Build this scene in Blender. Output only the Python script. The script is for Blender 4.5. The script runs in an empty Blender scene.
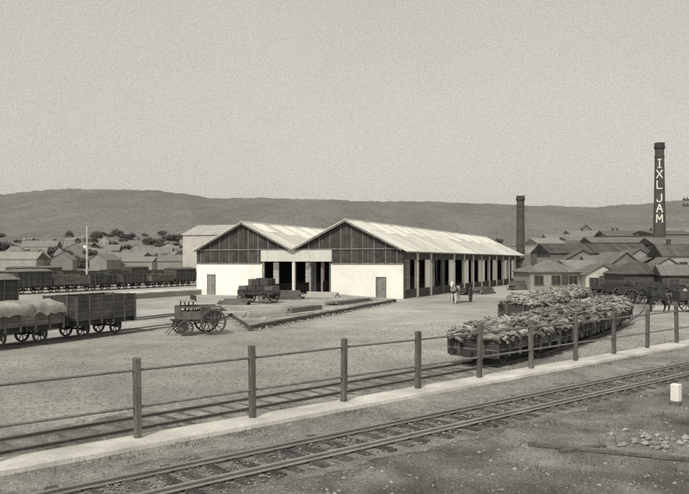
import bpy, bmesh, math, random
from mathutils import Vector, Matrix, noise
random.seed(11)
S=bpy.context.scene; COL=S.collection
F=740.0; H=3.8; HY=261.0; CX=344.5
TINT=(1.0,0.97,0.885)
def gp(px,py):
    d=F*H/(py-HY); return ((px-CX)*d/F,d)
def at(px,d): return ((px-CX)*d/F,d)
def zat(py,d): return H-(py-HY)*d/F
R=random.uniform
# ------------------------------------------------------------------ materials
def N(nt,t,**kw):
    n=nt.nodes.new(t)
    for k,v in kw.items(): setattr(n,k,v)
    return n
def math_(nt,op,a,b=None,c=None):
    n=N(nt,'ShaderNodeMath',operation=op)
    for i,x in enumerate((a,b,c)):
        if x is None: continue
        if isinstance(x,(int,float)): n.inputs[i].default_value=x
        else: nt.links.new(x,n.inputs[i])
    return n.outputs[0]
def mrange(nt,x,a,b,c,d,clamp=True):
    n=N(nt,'ShaderNodeMapRange'); n.clamp=clamp
    nt.links.new(x,n.inputs[0])
    for i,v in enumerate((a,b,c,d)): n.inputs[i+1].default_value=v
    return n.outputs[0]
def noise4(nt,vec,w,scale,detail=5,rough=.6):
    n=N(nt,'ShaderNodeTexNoise',noise_dimensions='4D')
    nt.links.new(vec,n.inputs['Vector'])
    if w is not None: nt.links.new(w,n.inputs['W'])
    n.inputs['Scale'].default_value=scale; n.inputs['Detail'].default_value=detail; n.inputs['Roughness'].default_value=rough
    return n.outputs[0]
def mat(name,v,var=.3,scale=2.0,fine=30,rough=.92,bump=.3,planks=None,stretch=(1,1,1),tint=TINT,line=.4,grad=None,spec=.15,patch=None,fvar=None):
    m=bpy.data.materials.new(name); m.use_nodes=True; nt=m.node_tree
    p=nt.nodes['Principled BSDF']; tc=N(nt,'ShaderNodeTexCoord'); oi=N(nt,'ShaderNodeObjectInfo')
    mp=N(nt,'ShaderNodeMapping'); nt.links.new(tc.outputs['Object'],mp.inputs[0]); mp.inputs['Scale'].default_value=stretch
    w=math_(nt,'MULTIPLY',oi.outputs['Random'],37.0); fv=fvar if fvar is not None else var*.9
    n1=noise4(nt,mp.outputs[0],w,scale); n2=noise4(nt,mp.outputs[0],w,fine,5,.75)
    f=math_(nt,'MULTIPLY',mrange(nt,n1,.3,.7,1-var,1+var),mrange(nt,n2,.3,.7,1-fv,1+fv))
    f=math_(nt,'MULTIPLY',f,mrange(nt,oi.outputs['Random'],0,1,.86,1.14))
    h=n2
    sep=N(nt,'ShaderNodeSeparateXYZ'); nt.links.new(tc.outputs['Object'],sep.inputs[0])
    if patch:
        n3=noise4(nt,mp.outputs[0],w,patch[0],4,.55)
        f=math_(nt,'MULTIPLY',f,mrange(nt,n3,.38,.62,1-patch[1],1+patch[1]))
    if planks:
        ax,wd=planks
        q=math_(nt,'DIVIDE',sep.outputs[ax],wd)
        fl=math_(nt,'FLOOR',q); fr=math_(nt,'FRACT',q)
        wn=N(nt,'ShaderNodeTexWhiteNoise',noise_dimensions='1D')
        nt.links.new(math_(nt,'ADD',fl,math_(nt,'MULTIPLY',oi.outputs['Random'],91.0)),wn.inputs['W'])
        pv=.2 if line<.75 else .05
        f=math_(nt,'MULTIPLY',f,mrange(nt,wn.outputs[0],0,1,1-pv,1+pv))
        ln=math_(nt,'GREATER_THAN',fr,.09)
        f=math_(nt,'MULTIPLY',f,mrange(nt,ln,0,1,line,1))
        h=math_(nt,'ADD',math_(nt,'MULTIPLY',n2,.5),ln)
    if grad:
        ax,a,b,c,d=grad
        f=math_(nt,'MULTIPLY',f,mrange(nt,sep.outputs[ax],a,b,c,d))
    sc=N(nt,'ShaderNodeVectorMath',operation='SCALE'); sc.inputs[0].default_value=[v*t for t in tint]
    nt.links.new(f,sc.inputs['Scale']); nt.links.new(sc.outputs[0],p.inputs['Base Color'])
    p.inputs['Roughness'].default_value=rough; p.inputs['Specular IOR Level'].default_value=spec
    if bump:
        b=N(nt,'ShaderNodeBump'); b.inputs['Strength'].default_value=bump; b.inputs['Distance'].default_value=.03
        nt.links.new(h,b.inputs['Height']); nt.links.new(b.outputs[0],p.inputs['Normal'])
    return m
M={}
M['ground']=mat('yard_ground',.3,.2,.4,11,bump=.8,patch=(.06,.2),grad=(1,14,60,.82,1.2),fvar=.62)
M['verge']=mat('verge_dirt',.19,.38,1.2,16,bump=1,patch=(.35,.34),fvar=.7)
M['ballast']=mat('ballast',.2,.4,2.5,24,bump=1,patch=(.5,.3),fvar=.65)
M['cess']=mat('cess_gravel',.23,.3,1.6,22,bump=.9,patch=(.3,.25),fvar=.65)
M['siding_bed']=mat('siding_bed',.23,.35,1.2,16,bump=.8,patch=(.3,.3),fvar=.6)
M['kerb']=mat('kerb_stone',.55,.2,1.0,20,bump=.5,patch=(.4,.16),fvar=.25)
M['stone']=mat('stone',.23,.45,6,40,bump=.5)
M['stonepale']=mat('stone_pale',.32,.35,6,40,bump=.5)
M['grass']=mat('dry_grass',.11,.4,1,8,bump=0)
M['rail']=mat('rail_steel',.27,.25,1,20,rough=.45,spec=.5,bump=.1)
M['yardrail']=mat('yard_rail_steel',.14,.3,1,20,rough=.5,spec=.4,bump=.1)
M['sleeper']=mat('sleeper_wood',.085,.55,3,20,stretch=(.3,1,1),bump=.7,fvar=.6)
M['yardsleeper']=mat('buried_sleeper_wood',.13,.5,2.5,14,stretch=(.5,1,1),bump=.6,fvar=.6)
M['fence']=mat('fence_timber',.125,.4,5,40,stretch=(1,1,.2),bump=.5)
M['fencerail']=mat('fence_rail',.2,.3,4,30,bump=.3)
M['white']=mat('white_boards',.86,.06,.5,6,bump=.15,patch=(.2,.08),fvar=.14)
M['whiteside']=mat('white_side_boards',.82,.1,.6,8,bump=.25)
M['lintel']=mat('lintel_boards',.66,.1,.7,9,planks=(0,.35),line=.85,bump=.2)
M['gable']=mat('gable_boards',.065,.4,1,9,planks=(0,.4),line=.45,bump=.4)
M['darkboards']=mat('dark_boards',.09,.35,1,9,planks=(1,.35),line=.5,bump=.4)
M['fascia']=mat('fascia_boards',.1,.3,1,9,planks=(1,.5),line=.6,bump=.4)
M['stud']=mat('stud_timber',.2,.35,2,20)
M['column']=mat('column_timber',.14,.35,2,20)
M['greypost']=mat('weathered_post',.27,.25,2,20)
M['paintcolumn']=mat('painted_column',.74,.12,2,20)
M['doorgrey']=mat('grey_door_boards',.24,.2,2,20,planks=(0,.2),line=.6)
M['roof']=mat('corrugated_iron',.66,.1,.35,5,planks=(1,.85),line=.9,stretch=(.25,1,.25),bump=.4,rough=.7,patch=(.2,.14),fvar=.24)
M['skylight']=mat('skylight_sheet',.84,.1,1,6,rough=.5,bump=.1)
M['darkroof']=mat('dark_roof',.1,.3,.8,6,planks=(0,.7),line=.7)
M['midroof']=mat('mid_roof',.17,.25,.8,6,planks=(0,.7),line=.75)
M['paleroof']=mat('pale_roof',.42,.18,.5,5,planks=(0,.8),line=.8)
M['palewall']=mat('pale_wall',.5,.18,.5,6)
M['midwall']=mat('mid_wall',.2,.25,.5,6,planks=(2,.25),line=.7)
M['darkwall']=mat('dark_wall',.09,.3,.5,6,planks=(2,.25),line=.7)
M['hazedark']=mat('hazed_dark',.15,.22,.5,3,bump=0)  # aerial haze put into the colour: dark tone lifted for distance
M['hazemid']=mat('hazed_grey',.205,.2,.4,3,bump=0)  # mid grey with distance haze painted into the base colour
M['hazepale']=mat('hazed_pale_wall',.31,.18,.4,3,bump=0)  # wall tone carries painted haze, low in contrast
M['townwall']=mat('hazed_town_wall',.25,.15,.4,3,bump=0)  # town wall colour drawn towards the hill tone as painted haze
M['townroof']=mat('hazed_town_roof',.205,.15,.4,3,bump=0)  # roof tone kept close to the town walls, haze put in colour
M['glass']=mat('window_glass',.05,.2,2,10,rough=.3,spec=.4,bump=0)
M['floor']=mat('shed_floor',.32,.3,1,10)
M['deck']=mat('deck_planks',.36,.25,.8,12,planks=(0,.5),line=.86,bump=.5,patch=(.25,.28),fvar=.5)
M['deckedge']=mat('deck_edge',.11,.35,1.5,14)
M['plank']=mat('sawn_timber',.46,.28,2,24,stretch=(.2,1,1),bump=.4)
M['oldplank']=mat('old_timber',.14,.4,3,24,stretch=(.2,1,1),bump=.5)
M['wagon']=mat('wagon_boards',.095,.35,1.2,20,planks=(2,.22),line=.4,bump=.5,patch=(.7,.25))
M['rakewagon']=mat('wood_wagon_boards',.065,.4,1.2,20,planks=(2,.2),line=.4,bump=.5,patch=(.7,.3))
M['wagonpale']=mat('wagon_boards_worn',.18,.35,1.2,20,planks=(2,.22),line=.4,bump=.5,patch=(.7,.25))
M['farwagon']=mat('far_wagon_boards',.085,.3,2,10,planks=(2,.3),line=.5)
M['fargrey']=mat('far_wagon_boards_grey',.15,.3,2,10,planks=(2,.3),line=.5)
M['iron']=mat('dark_iron',.04,.3,4,30,rough=.6,spec=.4,bump=.2)
M['strap']=mat('iron_strap',.11,.3,4,30,rough=.7)
M['tarp']=mat('tarpaulin',.31,.22,1.4,14,bump=.6,patch=(1.0,.22))
M['wood']=mat('split_firewood',.25,.65,3.0,14,bump=.8,patch=(1.0,.5))
M['cart']=mat('cart_timber',.06,.35,3,25,bump=.3)
M['cartpale']=mat('cart_timber_worn',.15,.35,3,25,bump=.3)
M['cartwheel']=mat('cart_wheel',.1,.3,4,30,bump=.2)
M['horse']=mat('dark_horse_coat',.045,.25,3,20,rough=.7)
M['horsepale']=mat('pale_horse_coat',.55,.2,3,20,rough=.7)
M['mane']=mat('horse_mane',.03,.3,4,30)
M['harness']=mat('leather_harness',.025,.3,6,30,rough=.5)
M['brick']=mat('chimney_brick',.1,.3,.6,6,planks=(2,.35),line=.8)
M['brickdark']=mat('chimney_cap_brick',.07,.3,.8,6)
M['letter']=mat('white_paint',.8,.12,1,8,bump=0)
M['hill']=mat('hazed_hill_bush',.195,.1,.03,.3,bump=0,patch=(.012,.09),stretch=(1,.2,1),fvar=.42)  # light low-contrast base colour stands in for aerial haze
M['leaf']=mat('hazed_foliage',.125,.3,.6,4,bump=0)  # foliage colour lightened to paint in distance haze
M['bark']=mat('bark',.1,.3,3,20)
M['sack']=mat('sacking',.36,.2,3,20)
M['bale']=mat('dark_bale',.07,.35,3,20)
M['polepaint']=mat('pale_pole',.5,.2,2,20)
M['pole']=mat('dark_pole',.08,.3,2,20)
# ------------------------------------------------------------------ mesh builder
class MB:
    def __init__(s): s.v=[]; s.f=[]
    def add(s,vs,fs):
        o=len(s.v); s.v+= [tuple(x) for x in vs]; s.f+=[tuple(i+o for i in f) for f in fs]; return s
    def box(s,x0,x1,y0,y1,z0,z1):
        return s.add([(x0,y0,z0),(x1,y0,z0),(x1,y1,z0),(x0,y1,z0),(x0,y0,z1),(x1,y0,z1),(x1,y1,z1),(x0,y1,z1)],
          [(3,2,1,0),(4,5,6,7),(0,1,5,4),(1,2,6,5),(2,3,7,6),(3,0,4,7)])
    def beam(s,p,q,w,h):
        p=Vector(p);q=Vector(q);d=(q-p).normalized()
        up=Vector((0,0,1)) if abs(d.z)<.95 else Vector((0,1,0))
        a=d.cross(up).normalized()*w/2; b=a.cross(d).normalized()*h/2
        vs=[c+i*a+j*b for c in (p,q) for i,j in ((-1,-1),(1,-1),(1,1),(-1,1))]
        return s.add(vs,[(0,1,2,3),(7,6,5,4),(0,4,5,1),(1,5,6,2),(2,6,7,3),(3,7,4,0)])
    def tube(s,p,q,r0,r1=None,n=8):
        r1=r0 if r1 is None else r1
        p=Vector(p);q=Vector(q);d=(q-p).normalized()
        up=Vector((0,0,1)) if abs(d.z)<.95 else Vector((0,1,0))
        a=d.cross(up).normalized(); b=a.cross(d)
        vs=[c+(a*math.cos(t)+b*math.sin(t))*r for c,r in ((p,r0),(q,r1)) for t in [2*math.pi*i/n for i in range(n)]]
        fs=[(i,(i+1)%n,n+(i+1)%n,n+i) for i in range(n)]+[tuple(range(n))[::-1],tuple(range(n,2*n))]
        return s.add(vs,fs)
    def lathe(s,prof,n=16,c=(0,0,0)):
        vs=[(c[0]+r*math.cos(2*math.pi*i/n),c[1]+r*math.sin(2*math.pi*i/n),c[2]+z) for r,z in prof for i in range(n)]
        fs=[(k*n+i,k*n+(i+1)%n,(k+1)*n+(i+1)%n,(k+1)*n+i) for k in range(len(prof)-1) for i in range(n)]
        fs+=[tuple(range(n))[::-1],tuple(range((len(prof)-1)*n,len(prof)*n))]
        return s.add(vs,fs)
    def prism(s,poly,y0,y1):
        n=len(poly); vs=[(x,y0,z) for x,z in poly]+[(x,y1,z) for x,z in poly]
        return s.add(vs,[tuple(range(n)),tuple(range(n,2*n))[::-1]]+[(i,n+i,n+(i+1)%n,(i+1)%n) for i in range(n)])
    def slab(s,poly,z0,z1):
        n=len(poly); vs=[(x,y,z0) for x,y in poly]+[(x,y,z1) for x,y in poly]
        return s.add(vs,[tuple(range(n))[::-1],tuple(range(n,2*n))]+[(i,(i+1)%n,n+(i+1)%n,n+i) for i in range(n)])
    def ring(s,c,axis,Ro,Ri,w,n=20):
        c=Vector(c); ax=Vector(axis).normalized(); up=Vector((0,0,1)); a=ax.cross(up).normalized(); b=up
        vs=[]
        for i in range(n):
            t=2*math.pi*i/n; r=a*math.cos(t)+b*math.sin(t)
            vs+=[c+r*Ro-ax*w/2,c+r*Ro+ax*w/2,c+r*Ri+ax*w/2,c+r*Ri-ax*w/2]
        fs=[]
        for i in range(n):
            j=(i+1)%n
            for k in range(4): fs.append((i*4+k,i*4+(k+1)%4,j*4+(k+1)%4,j*4+k))
        return s.add(vs,fs)
    def stone(s,c,r,flat=.7):
        vs=[]
        for d in ((1,0,0),(0,1,0),(-1,0,0),(0,-1,0),(0,0,1),(0,0,-1)):
            k=r*R(.65,1.3); vs.append((c[0]+d[0]*k+R(-.25,.25)*r,c[1]+d[1]*k+R(-.25,.25)*r,c[2]+d[2]*k*flat+R(-.15,.15)*r))
        return s.add(vs,[(0,1,4),(1,2,4),(2,3,4),(3,0,4),(1,0,5),(2,1,5),(3,2,5),(0,3,5)])
    def build(s,name,m,parent=None,origin=(0,0,0),smooth=False,bevel=0,loc=None,rz=0):
        me=bpy.data.meshes.new(name); o=Vector(origin)
        me.from_pydata([tuple(Vector(v)-o) for v in s.v],[],s.f); me.validate(); me.update()
        b=bmesh.new(); b.from_mesh(me); bmesh.ops.recalc_face_normals(b,faces=b.faces)
        if bevel: bmesh.ops.bevel(b,geom=list(b.edges),offset=bevel,segments=1,affect='EDGES',clamp_overlap=True)
        b.to_mesh(me); b.free()
        if smooth:
            for p in me.polygons: p.use_smooth=True
        me.materials.append(m)
        ob=bpy.data.objects.new(name,me); COL.objects.link(ob)
        if parent: ob.parent=parent
        ob.location=loc if loc is not None else origin
        ob.rotation_euler.z=rz
        return ob
def tag(o,label=None,cat=None,group=None,kind=None):
    if label: o['label']=label
    if cat: o['category']=cat
    if group: o['group']=group
    if kind: o['kind']=kind
    return o
def thing(name,label,cat,loc=(0,0,0),rz=0,group=None):
    o=bpy.data.objects.new(name,None); COL.objects.link(o); o.location=loc; o.rotation_euler=(0,0,rz)
    o.empty_display_size=.2
    return tag(o,label,cat,group)
KIDS={}
def dup(o,parent=None):
    c=o.copy(); COL.objects.link(c); c.parent=parent
    if o.name not in KIDS: KIDS[o.name]=list(o.children)
    for ch in KIDS[o.name]: dup(ch,c)
    return c
def struct(o,label,cat): return tag(o,label,cat,kind='structure')
# ------------------------------------------------------------------ paths
def resample(pts,step):
    out=[pts[0]]; acc=0
    for a,b in zip(pts,pts[1:]):
        a=Vector(a);b=Vector(b);l=(b-a).length;t=step-acc
        while t<=l: out.append(tuple(a+(b-a)*t/l)); t+=step
        acc=(acc+l)%step
    return out
def along(pts,s):
    for a,b in zip(pts,pts[1:]):
        a=Vector(a);b=Vector(b);l=(b-a).length
        if s<=l: return a+(b-a)*s/l,(b-a).normalized()
        s-=l
    return Vector(pts[-1])+ (b-a).normalized()*s,(b-a).normalized()
def offset(pts,d):
    out=[]
    for i,p in enumerate(pts):
        t=(Vector(pts[min(i+1,len(pts)-1)])-Vector(pts[max(i-1,0)])).normalized()
        out.append((p[0]-t.y*d,p[1]+t.x*d))
    return out
def strip(name,pts,l,r,z,m,label,cat,jit=0,seg=.5):
    P=resample(pts,seg); a=offset(P,l); b=offset(P,-r); mb=MB(); vs=[]
    for i in range(len(P)):
        ja=(noise.noise((i*.31*seg*2,1.3,z*900))+.5*noise.noise((i*1.1,4.3,z*900)))*jit; jb=(noise.noise((i*.29*seg*2,7.7,z*900))+.5*noise.noise((i*1.2,9.3,z*900)))*jit
        t=(Vector(a[i])-Vector(b[i])).normalized()
        vs+=[(a[i][0]+t.x*ja,a[i][1]+t.y*ja,z),(b[i][0]-t.x*jb,b[i][1]-t.y*jb,z)]
    mb.add(vs,[(2*i,2*i+1,2*i+3,2*i+2) for i in range(len(P)-1)])
    return struct(mb.build(name,m),label,cat)
def sweep(mb,pts,prof,off):
    P=offset(pts,off); n=len(prof); vs=[]
    for i,p in enumerate(P):
        t=(Vector(P[min(i+1,len(P)-1)])-Vector(P[max(i-1,0)])).normalized()
        vs+=[(p[0]-t.y*u,p[1]+t.x*u,z) for u,z in prof]
    fs=[(i*n+k,i*n+(k+1)%n,(i+1)*n+(k+1)%n,(i+1)*n+k) for i in range(len(P)-1) for k in range(n)]
    fs+=[tuple(range(n)),tuple(range((len(P)-1)*n,len(P)*n))[::-1]]
    return mb.add(vs,fs)
RAIL=[(-.045,0),(.045,0),(.045,.012),(.011,.024),(.011,.06),(.028,.068),(.028,.092),(-.028,.092),(-.028,.068),(-.011,.06),(-.011,.024),(-.045,.012)]
def track(pts,label,z,spacing=.7,seg=2.0,sl=1.95,s0=0,s1=None,szoff=0,yard=True):
    P=resample(pts,seg); o=(P[0][0],P[0][1],0)
    t=thing('railway_track',label,'railway track',o,0)
    for s in (.55,-.55):
        sweep(MB(),P,[(u,z+h) for u,h in RAIL],s).build('rail',M['yardrail'] if yard else M['rail'],t,loc=(-o[0],-o[1],0))
    proto=MB().box(-sl/2,sl/2,-.11,.11,-.13,0).build('sleeper',M['yardsleeper'] if yard else M['sleeper'],t,bevel=.025)
    tot=sum((Vector(b)-Vector(a)).length for a,b in zip(P,P[1:])); s1=s1 or tot
    n=min(99,int((s1-s0)/spacing)); first=True
    for i in range(n):
        c=proto if first else proto.copy()
        if not first: COL.objects.link(c)
        first=False
        p,d=along(P,s0+(i+.5)*spacing+R(-.04,.04))
        c.location=(p.x-o[0]+R(-.08,.08),p.y-o[1]+R(-.08,.08),z-.002+szoff+R(-.018,.0))
        c.rotation_euler=(R(-.02,.02),R(-.012,.012),math.atan2(d.y,d.x)-math.pi/2+R(-.06,.06))
    return t
# ================================================================== GROUND
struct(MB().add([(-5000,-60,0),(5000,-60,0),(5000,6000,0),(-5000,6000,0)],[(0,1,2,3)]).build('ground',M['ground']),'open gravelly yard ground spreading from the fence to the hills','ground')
FD=Vector((796.5,740)).normalized()
fx0,fy0=gp(138,443)
FP0=Vector((fx0,fy0)); FSP=math.hypot(1.993,2.145)
fline=[tuple(FP0+FD*s) for s in (-14,0,40,90)]
TD=Vector((845.5,740)).normalized()
tx,ty=gp(344.5,445.8)
TP=Vector((tx,ty)); tline=[tuple(TP+TD*s) for s in (-16,0,30,60)]
FN=Vector((FD.y,-FD.x)); TN=Vector((TD.y,-TD.x))
strip('verge',tline,1.0,30,.004,M['verge'],'dark rough dirt verge in front of the near track','ground')
strip('cess',fline,.3,3.4,.007,M['cess'],'gravel strip between the kerb and the near track','path',jit=.3)
strip('ballast_bed',tline,1.3,1.3,.010,M['ballast'],'stony ballast under the near railway track','ballast',jit=.5,seg=.25)
kb=MB(); P=resample(fline,1.0)
sweep(kb,P,[(-.62,0),(.32,0),(.32,.11),(-.60,.12)],0)
struct(kb.build('kerb',M['kerb'],bevel=.015),'pale raised kerb strip running under the post and rail fence','kerb')
track(tline,'single railway track in the foreground, in front of the fence',.054,.55,2.0,1.95,s0=9,s1=62,yard=False)
W0=Vector(gp(0,448.5)); W1=Vector(gp(478,365.5))
hd=W1-W0; path1=[tuple(W0-hd.normalized()*8),tuple(W0)]
path1+= [tuple(W0+hd*k/6) for k in range(1,7)]
ang=math.degrees(math.atan2(hd.x,hd.y)); p=Vector(W1); s=0
while s<70:
    s+=1.0; u=min(1,s/5); a=ang-9.0*u*u*(3-2*u)-.34*s if s<30 else max(20,ang-19.2-(s-30)*.25)
    p=p+Vector((math.sin(math.radians(a)),math.cos(math.radians(a))))*1.0; path1.append(tuple(p))
L1=(W1-W0).length+8
path2=offset(path1,5.0)
best=min(range(200,700),key=lambda k:(along(path2,k*.1)[0]-Vector(gp(508,323))).length)*.1
path2=[tuple(along(path2,best-2.5+k)[0]) for k in range(0,52,1)]
strip('siding_bed',path1,1.15,1.1,.006,M['siding_bed'],'dark bed of the siding just behind the fence','ballast',jit=.35)
strip('siding_bed',path2,1.1,1.1,.005,M['siding_bed'],'dark bed of the second siding behind the fence','ballast',jit=.35)
track(path1,'siding just behind the fence leading under the firewood wagons',-.005,.62,1.5,1.8,s0=6,s1=46,szoff=.03)
track(path2,'second siding behind the fence, carrying the farther wood wagons',-.018,.8,1.5,s0=0,s1=40,szoff=.035)
AX=Vector((.407,.913)).normalized(); AXN=Vector((-AX.y,AX.x)); RZ=-math.atan2(AX.x,AX.y)
B0=Vector(gp(75,341)); Lc=B0+AXN*1.0
def lpath(off,a,b): return [tuple(Lc+AXN*off+AX*k) for k in range(a,b,4)]
lp1=lpath(0,-16,60); lp2=lpath(5.2,-10,70)
for pth,lab in ((lp1,'worn bed of the siding under the two near left wagons'),(lp2,'worn bed of the siding behind the near left wagons')):
    strip('siding_bed',pth,1.1,1.1,.004,M['siding_bed'],lab,'ballast',jit=.4)
track(lp1,'siding carrying the two open wagons at the left edge',-.03,.8,4,s0=6,s1=60,szoff=.04)
track(lp2,'siding behind the two open wagons at the left edge',-.03,.8,4,s0=6,s1=60,szoff=.04)
def fs(s,c): return FP0+FD*s+FN*c
mb=MB()
for i in range(12000):
    s=R(-14,40); c=random.gauss(0,.85); q=TP+TD*(s-4)+TN*c; r=R(.012,.042)
    if abs(abs(c)-.56)<.09: continue
    mb.stone((q.x,q.y,.03 if abs(c)<1.0 else .012),r)
tag(mb.build('ballast_gravel',M['stone']),'loose dark ballast stones around the near track','gravel',kind='stuff')
mb=MB()
for i in range(6500):
    q=Vector((R(-9,18),11+14*random.random()**1.5))
    if (q-TP).dot(TN)<1.2: continue
    mb.stone((q.x,q.y,.006),R(.008,.02) if i%6 else R(.02,.05))
tag(mb.build('verge_gravel',M['stonepale']),'small pale stones strewn over the dirt verge','gravel',kind='stuff')
mb=MB()
for i in range(3500):
    q=fs(R(-10,40),R(.75,2.2)); mb.stone((q.x,q.y,.01),R(.01,.03))
tag(mb.build('cess_stones',M['stonepale']),'small stones strewn over the gravel strip beside the kerb','gravel',kind='stuff')
mb=MB()
for i in range(7000):
    q=fs(R(-10,40),-.5-15*random.random()**1.3); mb.stone((q.x,q.y,.006),R(.012,.05))
tag(mb.build('yard_gravel',M['stone']),'small stones strewn over the yard behind the fence','gravel',kind='stuff')
mb=MB()
for k in range(620):
    if k%3: q=Vector((R(-6,14),R(11.5,22)))
    else: q=fs(R(-10,40),R(-1.0,-.36) if k%2 else R(.68,1.0))
    if abs((q-TP).dot(TN))<1.4: continue
    if k%3 and (q-TP).dot(TN)<0: continue
    for j in range(random.randint(6,20)):
        x=q.x+random.gauss(0,.16);y=q.y+random.gauss(0,.16);h=R(.02,.1);a=R(0,6.28);w=.01
        mb.add([(x-w*math.cos(a),y-w*math.sin(a),0),(x+w*math.cos(a),y+w*math.sin(a),0),(x+R(-.06,.06),y+R(-.06,.06),h)],[(0,1,2)])
tag(mb.build('grass_tufts',M['grass']),'low dry grass tufts on the verge and along the kerb','grass',kind='stuff')
for i in range(60):
    x,y=gp(R(615,702)+R(-10,10),random.gauss(441,5)); mb=MB(); r=R(.03,.1); mb.stone((0,0,r*.4),r); mb.stone((r*.6,r*.2,r*.25),r*.6); mb.stone((-r*.5,-r*.3,r*.2),r*.5)
    tag(mb.build('rubble_stone',M['stonepale'] if i%3 else M['stone'],loc=(x,y,0)),'broken stone in the loose rubble at the right of the foreground verge','stone','rubble stones on the verge')
a=gp(528,446);b=gp(700,463)
tag(MB().beam((a[0],a[1],.05),(b[0],b[1],.05),.09,.08).build('timber_baulk',M['oldplank'],bevel=.01,origin=(a[0],a[1],0)),'long thin timber lying on the verge at the lower right','timber')
a=gp(560,453);b=gp(604,447)
tag(MB().beam((a[0],a[1],.03),(b[0],b[1],.03),.14,.05).build('timber_offcut',M['oldplank'],origin=(a[0],a[1],0)),'short board lying beside the long timber on the verge','board')
x,y=gp(676,405)
t=thing('marker_post','short white stub post with a dark foot between the near track and kerb','marker post',(x,y,0),.7)
MB().box(-.11,.11,-.11,.11,.1,.56).build('post',M['letter'],t,bevel=.02)
MB().box(-.13,.13,-.13,.13,-.05,.1).build('foot',M['oldplank'],t,bevel=.02)
# ------------------------------------------------------------------ fence
t=thing('rail_fence','grey timber post and two rail fence standing on the pale kerb','fence',(FP0.x,FP0.y,0),0)
frz=math.atan2(FD.y,FD.x)
for k in range(-1,13):
    q=FD*FSP*k; z1=1.79+R(-.03,.04); w=R(.068,.08); mb=MB().box(-w,w,-.07,.07,.08,z1)
    o=mb.build('post',M['fence'],t,bevel=.016,loc=(q.x,q.y,0),rz=frz+R(-.08,.08)); o.rotation_euler.x=R(-.016,.016); o.rotation_euler.y=R(-.018,.018)
for nm,z in (('top_rail',1.53),('bottom_rail',.76)):
    mb=MB(); prev=None
    for k in range(-1,13):
        qq=FD*FSP*k; c=(qq.x,qq.y,z+R(-.01,.01))
        if prev: mb.tube(prev,c,.029,.029,8)
        prev=c
    mb.build(nm,M['fencerail'],t)
# ================================================================== HILLS
prof=[(-700,215),(-300,204),(-60,197),(0,194),(40,190),(70,188),(110,189),(150,190),(180,193),(215,198),(260,197),(310,198),(370,201),(420,201),(480,203),(540,206),(590,207),(630,204),(680,200),(760,199),(1000,206),(1500,222)]
def ridge(px):
    for (a,ya),(b,yb) in zip(prof,prof[1:]):
        if px<=b:
            u=max(0,min(1,(px-a)/(b-a))); u=u*u*(3-2*u); return ya+(yb-ya)*u
    return prof[-1][1]
def hz(x,y):
    if y<320: return 0
    px=CX+F*x/y; Hh=H+(HY-ridge(px))*1500/F
    s=min(1,(y-320)/1180)
    n=noise.fractal((x*.004,y*.004,3.1),1,2,4)
    z=Hh*(s**1.3)-.4+ n*14*s*(1.02-s*.85)
    if y>1500: z-= (y-1500)*.05
    return z+noise.noise((x*.03,y*.03,0))*1.2*s+noise.noise((x*.13,y*.1,5))*1.6*s+noise.noise((x*.3,y*.2,9))*1.1*s
mb=MB(); nx,ny=520,70; vs=[]
for j in range(ny):
    y=316+(1780-316)*j/(ny-1)
    for i in range(nx):
        px=-400+1500*i/(nx-1); x=(px-CX)*y/F; vs.append((x,y,hz(x,y)))
mb.add(vs,[(j*nx+i,j*nx+i+1,(j+1)*nx+i+1,(j+1)*nx+i) for j in range(ny-1) for i in range(nx-1)])
struct(mb.build('hills',M['hill'],smooth=True),'long low bush covered hill ridge along the skyline','hills')
# ================================================================== GOODS SHED
Rc=Vector(gp(403,299)); FW=24.8; SL=62.0
Lc0=Rc-Vector((AX.y,-AX.x))*FW
shed=thing('goods_shed','large timber goods shed with twin gables, white lower walls and pale iron roofs','goods shed',(Lc0.x,Lc0.y,0),RZ)
EZ=5.0; PZ=8.02; Q=FW/4; X1,X2=8.55,16.85
ZW=3.5
MB().box(0,X1,0,.2,0,ZW).build('front_wall',M['white'],shed)
MB().box(X2,FW,0,.2,0,ZW).build('front_wall',M['white'],shed)
MB().box(X1-.1,X2+.1,-.06,.16,3.75,4.95).build('lintel',M['lintel'],shed)
def gab(x0,poly):
    g=MB().prism(poly,.03,.2).build('gable_wall',M['gable'],shed)
    xa,xb=x0,x0+FW/2; xm=x0+Q
    x=xa+.62
    while x<xb-.3:
        zt=EZ+(PZ-EZ)*(1-abs(x-xm)/Q)-.18; zb=ZW+.11 if not (X1-.15<x<X2+.15) else 4.97
        if zt-zb>.25: MB().box(x-.045,x+.045,-.03,.028,zb+.02,zt).build('stud',M['stud'],g)
        x+=1.24
    xr=(xa+.03,X1-.12) if x0==0 else (X2+.12,xb-.03)
    MB().box(xr[0],xr[1],-.05,.025,ZW-.06,ZW+.1).build('sill_rail',M['stud'],g)
    MB().box(xa+.2,xb-.2,-.075,-.032,EZ-.02,EZ+.1).build('tie_beam',M['stud'],g)
    for sg in (-1,1):
        b=MB(); b.beam((xm+sg*.02,-.42,PZ-.06),(xm+sg*(Q+.02),-.42,EZ-.06),.06,.24); b.build('bargeboard',M['stud'],shed)
gab(0,[(0,ZW),(X1-.1,ZW),(X1-.1,4.95),(FW/2,4.95),(FW/2,EZ),(Q,PZ),(0,EZ)])
gab(FW/2,[(FW/2,4.95),(X2+.1,4.95),(X2+.1,ZW),(FW,ZW),(FW,EZ),(3*Q,PZ),(FW/2,EZ)])
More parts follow.
